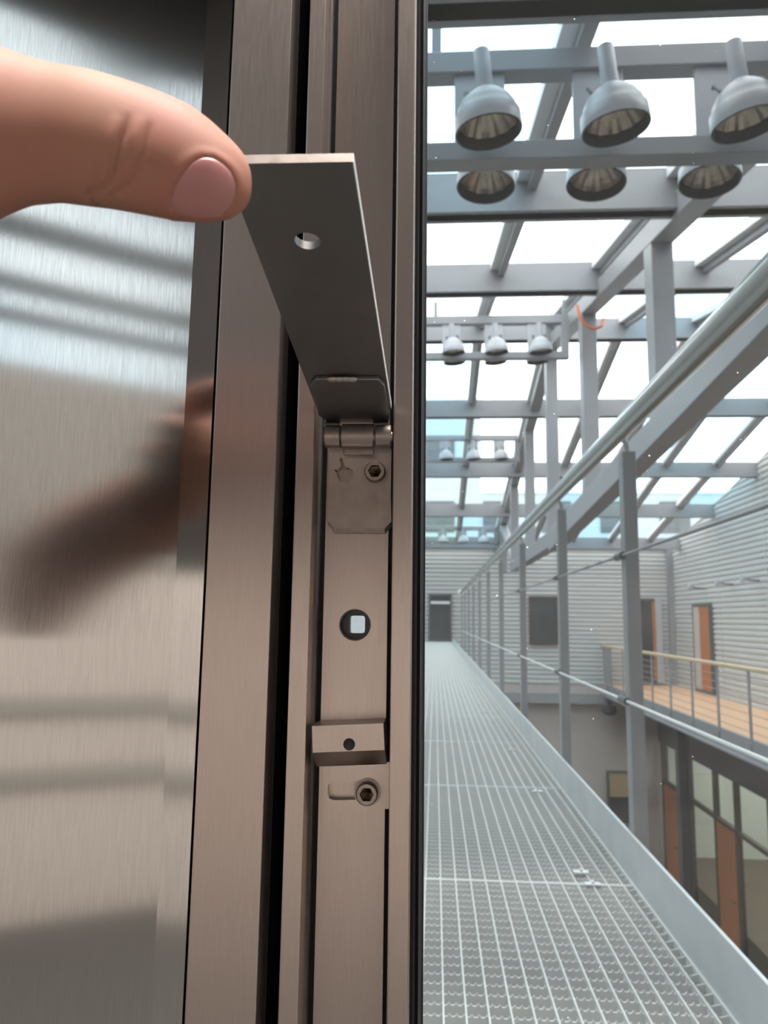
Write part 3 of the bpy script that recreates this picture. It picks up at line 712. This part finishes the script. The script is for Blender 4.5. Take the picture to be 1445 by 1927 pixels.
# knuckles
yb_, zb_, rb = 0.3235, 0.0781, 0.0051
def knuckle(x0, x1, r, m, name='knuckle'):
    R = Matrix.Translation((x0, yb_, zb_)) @ Matrix.Rotation(PI/2, 4, 'Y'); l = x1-x0
    FM().lathe([(0, 0), (r-0.0004, 0), (r, 0.0004), (r, l-0.0004), (r-0.0004, l), (0, l)], 28, R).build(name, m, hf, smooth=True, angle=35)
knuckle(-0.0477, -0.0408, rb-0.0001, M['worn']); knuckle(-0.0403, -0.0264, rb+0.0004, M['worn']); knuckle(-0.0258, -0.0189, rb-0.0001, M['worn'])
knuckle(-0.0484, -0.0182, 0.0021, M['bright'], 'hinge_pin')
# strap joining the middle knuckle to the leaf and the outer ones to the flap
FM().box(-0.0400, -0.0267, 0.3255, 0.3285, 0.0705, 0.0775).build('strap', M['worn'], hf, bevel=0.0006)
nk = RB()
for (ta, tb_) in ((0.06, 0.26), (0.72, 0.93)):
    nk.prism([fp(-0.05, ta, tt), fp(-0.05, tb_, tt), Vector((-0.05079*tb_-0.01875*(1-tb_), 0.3235, 0.0822)), Vector((-0.05079*ta-0.01875*(1-ta), 0.3235, 0.0822))], nrm*0.0016)
nk.build('flap_strap', M['flap'], hf)
# leaf with keyhole
lx0, lx1, lz0, lz1 = -0.0472, -0.0194, 0.0370, 0.0747
lc = Vector((-0.0397, 0, 0.0629))
N3 = 72
def lo_pt(k):
    a = 2*PI*k/N3; c, s_ = math.cos(a), math.sin(a); r = []
    if c > 1e-6: r.append((-0.0335-lc.x)/c)
    if c < -1e-6: r.append((lx0-lc.x)/c)
    if s_ > 1e-6: r.append((lz1-lc.z)/s_)
    if s_ < -1e-6: r.append((0.0545-lc.z)/s_)
    r = min(r); return (lc.x+c*r, 0.3322, lc.z+s_*r)
def in_pt(k):
    a = 2*PI*k/N3; d = math.degrees(a); r = 0.0036
    if 97 <= d <= 113: r = 0.0078
    elif 113 < d < 150: r = 0.0044
    elif 150 <= d <= 166: r = 0.0062 - 0.00013*(d-150)
    return (lc.x+r*math.cos(a), 0.3322, lc.z+r*math.sin(a))
out3 = [lo_pt(k) for k in range(N3)]
for (cx_, cz_) in ((lx0, lz1), (-0.0335, lz1), (lx0, 0.0545), (-0.0335, 0.0545)):
    k = min(range(N3), key=lambda q: (out3[q][0]-cx_)**2 + (out3[q][2]-cz_)**2); out3[k] = (cx_, 0.3322, cz_)
lf = FM(); lf.ringplate(out3, [in_pt(k) for k in range(N3)], (0, 0.0040, 0))
lf.box(-0.0335, lx1, 0.3322, 0.3362, 0.0545, lz1)
lf.prism([(lx0, 0.3322, 0.0545), (lx0+0.0003, 0.3322, 0.0420), (lx0+0.0028, 0.3322, 0.0390), (lx1-0.0025, 0.3322, 0.0390), (lx1+0.0004, 0.3322, 0.0420), (lx1, 0.3322, 0.0545)][::-1], (0, 0.0040, 0))
lf.build('hinge_leaf', M['worn'], hf)
lip = FM()
lip.add([(lx0+0.0003, 0.3322, 0.0420), (lx0+0.0028, 0.3322, 0.0390), (lx1-0.0025, 0.3322, 0.0390), (lx1+0.0004, 0.3322, 0.0420),
         (lx0+0.0003, 0.3358, 0.0403), (lx0+0.0028, 0.3358, 0.0372), (lx1-0.0025, 0.3358, 0.0372), (lx1+0.0004, 0.3358, 0.0403)], [(0,1,5,4), (1,2,6,5), (2,3,7,6)])
lip.build('leaf_lip', M['bright'], hf)
capscrew(hf, (-0.0262, 0.3320, 0.0635), r=0.0046, h=0.0052, wr=0.0056)

# ---- slotted bracket below
sb = empty('slotted_bracket', (-0.033*FS, 0.334*FS, -0.062*FS), 'small steel stop bracket with a drilled block and a slotted foot, under the round hole', 'bracket')
ang = math.radians(3.4); cc = Vector((-0.0336, 0, -0.062))
class KB(FM):
    def build(s, name, material, parent=None, **k):
        c, q = math.cos(ang), math.sin(ang)
        s.v = [(cc.x + (x-cc.x)*c - (z-cc.z)*q, y, cc.z + (x-cc.x)*q + (z-cc.z)*c) for x, y, z in s.v]
        return FM.build(s, name, material, parent, **k)
bx0, bx1 = -0.0485, -0.0194
hcx, hcz, hrr = -0.0336, -0.0503, 0.0024
N4 = 40
def brect(k):
    a = 2*PI*k/N4; c, s_ = math.cos(a), math.sin(a); r = []
    if c > 1e-6: r.append((bx1-hcx)/c)
    if c < -1e-6: r.append((bx0-hcx)/c)
    if s_ > 1e-6: r.append((-0.0426-hcz)/s_)
    if s_ < -1e-6: r.append((-0.0518-0.0012-hcz)/s_)
    r = min(r); return (hcx+c*r, 0.320, hcz+s_*r)
ob = [brect(k) for k in range(N4)]
for (cx_, cz_) in ((bx0, -0.0426), (bx1, -0.0426), (bx0, -0.0530), (bx1, -0.0530)):
    k = min(range(N4), key=lambda q: (ob[q][0]-cx_)**2 + (ob[q][2]-cz_)**2); ob[k] = (cx_, 0.320, cz_)
b = KB(); b.ringplate(ob, [(hcx+hrr*math.cos(2*PI*k/N4), 0.320, hcz+hrr*math.sin(2*PI*k/N4)) for k in range(N4)], (0, 0.006, 0))
b.prism([(bx0, 0.320, -0.0530), (bx0, 0.3285, -0.0600), (bx0, 0.3365, -0.0600), (bx0, 0.326, -0.0530)], (bx1-bx0, 0, 0))
b.box(bx0, bx1, 0.326, 0.3368, -0.0530, -0.0426)
b.build('clamp_block', M['steel'], sb)
KB().tube([(hcx, 0.3257, hcz), (hcx, 0.3205, hcz)], hrr*1.0, 20).build('hole_plug', M['black'], sb)
px0_, px1_ = -0.0468, -0.0182
scx, scz = -0.0362, -0.0708
def srect(k):
    a = 2*PI*k/N4; c, s_ = math.cos(a), math.sin(a); r = []
    if c > 1e-6: r.append((px1_-scx)/c)
    if c < -1e-6: r.append((px0_-scx)/c)
    if s_ > 1e-6: r.append((-0.0600-scz)/s_)
    if s_ < -1e-6: r.append((-0.0786-scz)/s_)
    r = min(r); return (scx+c*r, 0.3330, scz+s_*r)
def sslot(k):
    a = 2*PI*k/N4; c, s_ = math.cos(a), math.sin(a); n_ = 5.0
    r = (abs(c/0.0086)**n_ + abs(s_/0.0037)**n_)**(-1/n_); return (scx+r*c, 0.3330, scz+r*s_)
os_ = [srect(k) for k in range(N4)]
for (cx_, cz_) in ((px0_, -0.0600), (px1_, -0.0600), (px0_, -0.0786), (px1_, -0.0786)):
    k = min(range(N4), key=lambda q: (os_[q][0]-cx_)**2 + (os_[q][2]-cz_)**2); os_[k] = (cx_, 0.3330, cz_)
b = KB(); b.ringplate(os_, [sslot(k) for k in range(N4)], (0, 0.0036, 0)); b.build('slotted_foot', M['steel'], sb)
capscrew(sb, (-0.0276, 0.3328, -0.0713), r=0.0045, h=0.0048, wr=0.0056)

# ================================================================== HAND
hand_root_parts = MB()
def smooth_line(P, k):
    out = []; n = len(P)
    for i in range(n-1):
        p0, p1, p2, p3 = P[max(i-1, 0)], P[i], P[i+1], P[min(i+2, n-1)]
        for j in range(k):
            u = j/k
            out.append(tuple(0.5*(2*b_ + (c_-a_)*u + (2*a_-5*b_+4*c_-d_)*u*u + (3*b_-a_-3*c_+d_)*u**3) for a_, b_, c_, d_ in zip(p0, p1, p2, p3)))
    return out + [tuple(P[-1])]
# thumb stations: x, y, z of the axis and half height (mm)
TH = [(-186, 172, 96, 40), (-168, 166, 103, 38), (-150, 162, 108, 34), (-135, 160.5, 110, 29.5), (-122, 160, 110.8, 26), (-109.5, 160.0, 111.5, 23.0), (-102.4, 161.0, 112.59, 20.1), (-96.7, 162.25, 113.28, 17.8), (-89.66, 163.75, 113.34, 16.53), (-83.0, 165.15, 113.02, 16.54), (-78.19, 166.18, 112.52, 16.23), (-73.41, 167.38, 111.85, 15.93), (-68.57, 168.58, 111.01, 15.63), (-63.81, 169.75, 110.06, 15.13), (-59.62, 170.77, 109.19, 14.45), (-55.51, 171.76, 107.98, 12.94), (-52.65, 172.5, 107.1, 11.46), (-50.15, 173.17, 106.46, 9.88), (-48.29, 173.67, 106.4, 8.15), (-47.04, 174.0, 106.17, 6.62), (-46.06, 174.27, 106.42, 4.5), (-45.42, 174.43, 106.1, 1.87)]
TH = [tuple(v*1e-3 for v in t) for t in TH]
DR = 0.66                                           # depth of a section against its height
SEG = 40
vs = []; fs = []
TL = smooth_line(TH[:8], 4) + TH[8:]
for (x, y, z, h) in TL:
    for k in range(SEG):
        a = 2*PI*k/SEG; vs.append((x, y + h*DR*math.cos(a), z + h*math.sin(a)))
for i in range(len(TL)-1):
    for k in range(SEG): fs.append((i*SEG+k, i*SEG+(k+1) % SEG, (i+1)*SEG+(k+1) % SEG, (i+1)*SEG+k))
fs += [tuple(range(SEG-1, -1, -1)), tuple(range((len(TL)-1)*SEG, len(TL)*SEG))]
hand_root_parts.add(vs, fs)
def sphere(b, c, r, sc=(1,1,1)):
    b.lathe([(r*math.sin(PI*i/12), -r*math.cos(PI*i/12)) for i in range(13)], 20, Matrix.Translation(c) @ Matrix.Diagonal((*sc, 1)))
def limb(b, pts, rs):
    q = smooth_line([(*p_, r_) for p_, r_ in zip(pts, rs)], 5)
    b.tube([p_[:3] for p_ in q], [p_[3] for p_ in q], 36)
    for p_, r_ in zip(pts, rs): sphere(b, p_, r_*0.995)
# palm, wrist, forearm (all left of the picture), fingers folded behind
limb(hand_root_parts, [(-0.170, 0.170, 0.102), (-0.212, 0.164, 0.092), (-0.262, 0.146, 0.082), (-0.37, 0.095, 0.062), (-0.48, 0.035, 0.035)], [0.040, 0.038, 0.033, 0.040, 0.046])
limb(hand_root_parts, [(-0.235, 0.156, 0.080), (-0.210, 0.180, 0.095), (-0.168, 0.196, 0.122)], [0.031, 0.030, 0.016])
limb(hand_root_parts, [(-0.235, 0.156, 0.078), (-0.222, 0.188, 0.078), (-0.196, 0.204, 0.092)], [0.030, 0.026, 0.016])
fingers = [
    ([(-0.172, 0.194, 0.124), (-0.122, 0.204, 0.1365), (-0.092, 0.203, 0.1325), (-0.071, 0.1985, 0.1225)], [0.0120, 0.0108, 0.0098, 0.0084]),
    ([(-0.191, 0.204, 0.126), (-0.164, 0.219, 0.122), (-0.162, 0.213, 0.092), (-0.178, 0.203, 0.08)], [0.012, 0.0108, 0.0098, 0.0086]),
    ([(-0.203, 0.206, 0.118), (-0.178, 0.221, 0.11), (-0.176, 0.213, 0.082), (-0.192, 0.203, 0.072)], [0.0115, 0.0102, 0.0093, 0.0082]),
    ([(-0.218, 0.203, 0.106), (-0.2, 0.216, 0.094), (-0.198, 0.208, 0.072), (-0.21, 0.199, 0.065)], [0.0102, 0.009, 0.0082, 0.0072]),
]
for pts, rs in fingers: limb(hand_root_parts, pts, rs)
hand = hand_root_parts.build('hand', M['skin'], None, smooth=True, scale=FS)
def apply_mods(o):
    dg = bpy.context.evaluated_depsgraph_get(); dg.update()
    me = bpy.data.meshes.new_from_object(o.evaluated_get(dg)); o.modifiers.clear(); old = o.data; o.data = me; bpy.data.meshes.remove(old)
md = hand.modifiers.new('remesh', 'REMESH'); md.mode = 'VOXEL'; md.voxel_size = 0.0006
m2 = hand.modifiers.new('smooth', 'SMOOTH'); m2.factor = 0.5; m2.iterations = 20
apply_mods(hand)
hand.name = 'hand'; hand.data.name = 'hand'
# sculpt: knuckle creases, nail bed and nail fold, in millimetres of the modelling frame
def seg_dist(px_, pz_, line):
    best = 1e9
    for (a, b_) in zip(line[:-1], line[1:]):
        dx, dz = b_[0]-a[0], b_[1]-a[1]; t = max(0, min(1, ((px_-a[0])*dx + (pz_-a[1])*dz)/(dx*dx+dz*dz)))
        best = min(best, math.hypot(px_-a[0]-t*dx, pz_-a[1]-t*dz))
    return best
C1 = [(-70.2, 114.9), (-71.0, 109.6), (-72.4, 105.0), (-73.9, 100.4), (-76.2, 98.2), (-80.6, 96.8)]
C2 = [(-65.7, 112.2), (-66.8, 105.7), (-68.8, 101.5), (-70.9, 98.9), (-76.0, 96.8)]
C3 = [(-76.3, 102.2), (-77.5, 99.6), (-81.4, 96.7)]
R1 = [(-72.9, 111.8), (-74.7, 104.5), (-76.0, 100.1)]
R2 = [(-68.0, 112.9), (-69.4, 106.1), (-71.7, 100.0), (-75.0, 97.9)]
NAIL = [(-62.7, 95.8), (-61.6, 97.8), (-59.9, 100.3), (-57.9, 103.2), (-55.9, 105.5), (-54.2, 106.7), (-52.1, 107.1), (-50.2, 106.5), (-48.6, 105.2), (-47.8, 102.9), (-48.1, 100.5), (-49.2, 98.3), (-51.4, 96.3), (-54.3, 95.4), (-57.8, 95.0), (-60.9, 95.2)]
def inside(px_, pz_):
    c = False; n = len(NAIL)
    for i in range(n):
        (x1, z1), (x2, z2) = NAIL[i], NAIL[(i+1) % n]
        if (z1 > pz_) != (z2 > pz_) and px_ < (x2-x1)*(pz_-z1)/(z2-z1)+x1: c = not c
    return c
me = hand.data
ca = me.color_attributes.new('flush', 'FLOAT_COLOR', 'POINT')
nrms = [v.normal.copy() for v in me.vertices]
cols = []
for v, nn in zip(me.vertices, nrms):
    X, Y, Z = v.co.x/FS*1000, v.co.y/FS*1000, v.co.z/FS*1000
    fl_ = 0.0
    if X > -100 and nn.y < 0.35:
        d = 0.0
        fade = max(0.0, min(1.0, (114.5-Z)/6.0))
        d -= 0.75*fade*math.exp(-(seg_dist(X, Z, C1)/0.55)**2)
        d -= 0.55*fade*math.exp(-(seg_dist(X, Z, C2)/0.5)**2)
        d -= 0.40*math.exp(-(seg_dist(X, Z, C3)/0.55)**2)
        d += 0.35*fade*math.exp(-(seg_dist(X, Z, R1)/1.1)**2)
        d += 0.40*fade*math.exp(-(seg_dist(X, Z, R2)/1.0)**2)
        nd = seg_dist(X, Z, NAIL + NAIL[:1])
        if inside(X, Z): d -= 0.5*min(1, nd/0.9)
        else:
            d += 0.26*math.exp(-((nd-1.0)/1.2)**2)
            fl_ = 0.55*math.exp(-(nd/3.0)**2)
        v.co += nn*d*0.001*FS
    fl_ += 0.5*math.exp(-((X+64)/9)**2)*(1 if Z > 108 else 0.4) + 0.35*math.exp(-((X+108)/10)**2)
    cols += [min(1, fl_), 0, 0, 1]
ca.data.foreach_set('color', cols)
me.polygons.foreach_set('use_smooth', [True]*len(me.polygons))
hand.data.materials.clear(); hand.data.materials.append(M['skin'])
t = M['skin'].node_tree; bs = t.nodes['Principled BSDF']
at = t.nodes.new('ShaderNodeAttribute'); at.attribute_name = 'flush'
mxn = t.nodes.new('ShaderNodeMix'); mxn.data_type = 'RGBA'; mxn.inputs['B'].default_value = (0.47, 0.185, 0.145, 1)
src = bs.inputs['Base Color'].links[0].from_socket
t.links.new(src, mxn.inputs['A']); sepc = t.nodes.new('ShaderNodeSeparateColor')
t.links.new(at.outputs['Color'], sepc.inputs[0]); t.links.new(sepc.outputs[0], mxn.inputs['Factor'])
t.links.new(mxn.outputs['Result'], bs.inputs['Base Color'])
tag(hand, "hand with its thumb gripping the raised steel flap, reaching in from the left", 'hand')
# nail: a curved plate in its bed
def interp(x, j):
    for a, b_ in zip(TH[:-1], TH[1:]):
        if a[0] <= x <= b_[0]:
            u = (x-a[0])/(b_[0]-a[0]); return a[j] + (b_[j]-a[j])*u
    return TH[-1][j]
def surf(x, z):
    yc_, zc_, h = interp(x, 1), interp(x, 2), interp(x, 3)
    q = max(0.0, 1 - ((z-zc_)/h)**2); return yc_ - h*DR*math.sqrt(q)
ncx = sum(p_[0] for p_ in NAIL)/len(NAIL); ncz = sum(p_[1] for p_ in NAIL)/len(NAIL)
# smooth outline
def cat(i, u):
    n = len(NAIL); p0, p1, p2, p3 = (NAIL[(i+j) % n] for j in (-1, 0, 1, 2))
    return tuple(0.5*((2*p1[j]) + (-p0[j]+p2[j])*u + (2*p0[j]-5*p1[j]+4*p2[j]-p3[j])*u*u + (-p0[j]+3*p1[j]-3*p2[j]+p3[j])*u**3) for j in (0, 1))
outl = [cat(i, u/4) for i in range(len(NAIL)) for u in range(4)]
nb = MB(); n = len(outl); rings = [1.0, 0.93, 0.8, 0.6, 0.4, 0.2]
vs = []
for f in rings:
    for (x, z) in outl:
        X, Z = (ncx + (x-ncx)*f)*1e-3, (ncz + (z-ncz)*f)*1e-3
        lift = -0.00035 if f == 1.0 else 0.00005 if f > 0.9 else 0.00022
        vs.append((X, surf(X, Z) - lift, Z))
vs.append((ncx*1e-3, surf(ncx*1e-3, ncz*1e-3)-0.00024, ncz*1e-3))
fs = []
for i in range(len(rings)-1):
    for k in range(n): fs.append((i*n+k, i*n+(k+1) % n, (i+1)*n+(k+1) % n, (i+1)*n+k))
fs += [((len(rings)-1)*n+k, (len(rings)-1)*n+(k+1) % n, len(vs)-1) for k in range(n)]
nail = nb.add(vs, fs).build('thumbnail', M['nail'], hand, smooth=True, scale=FS, angle=80)
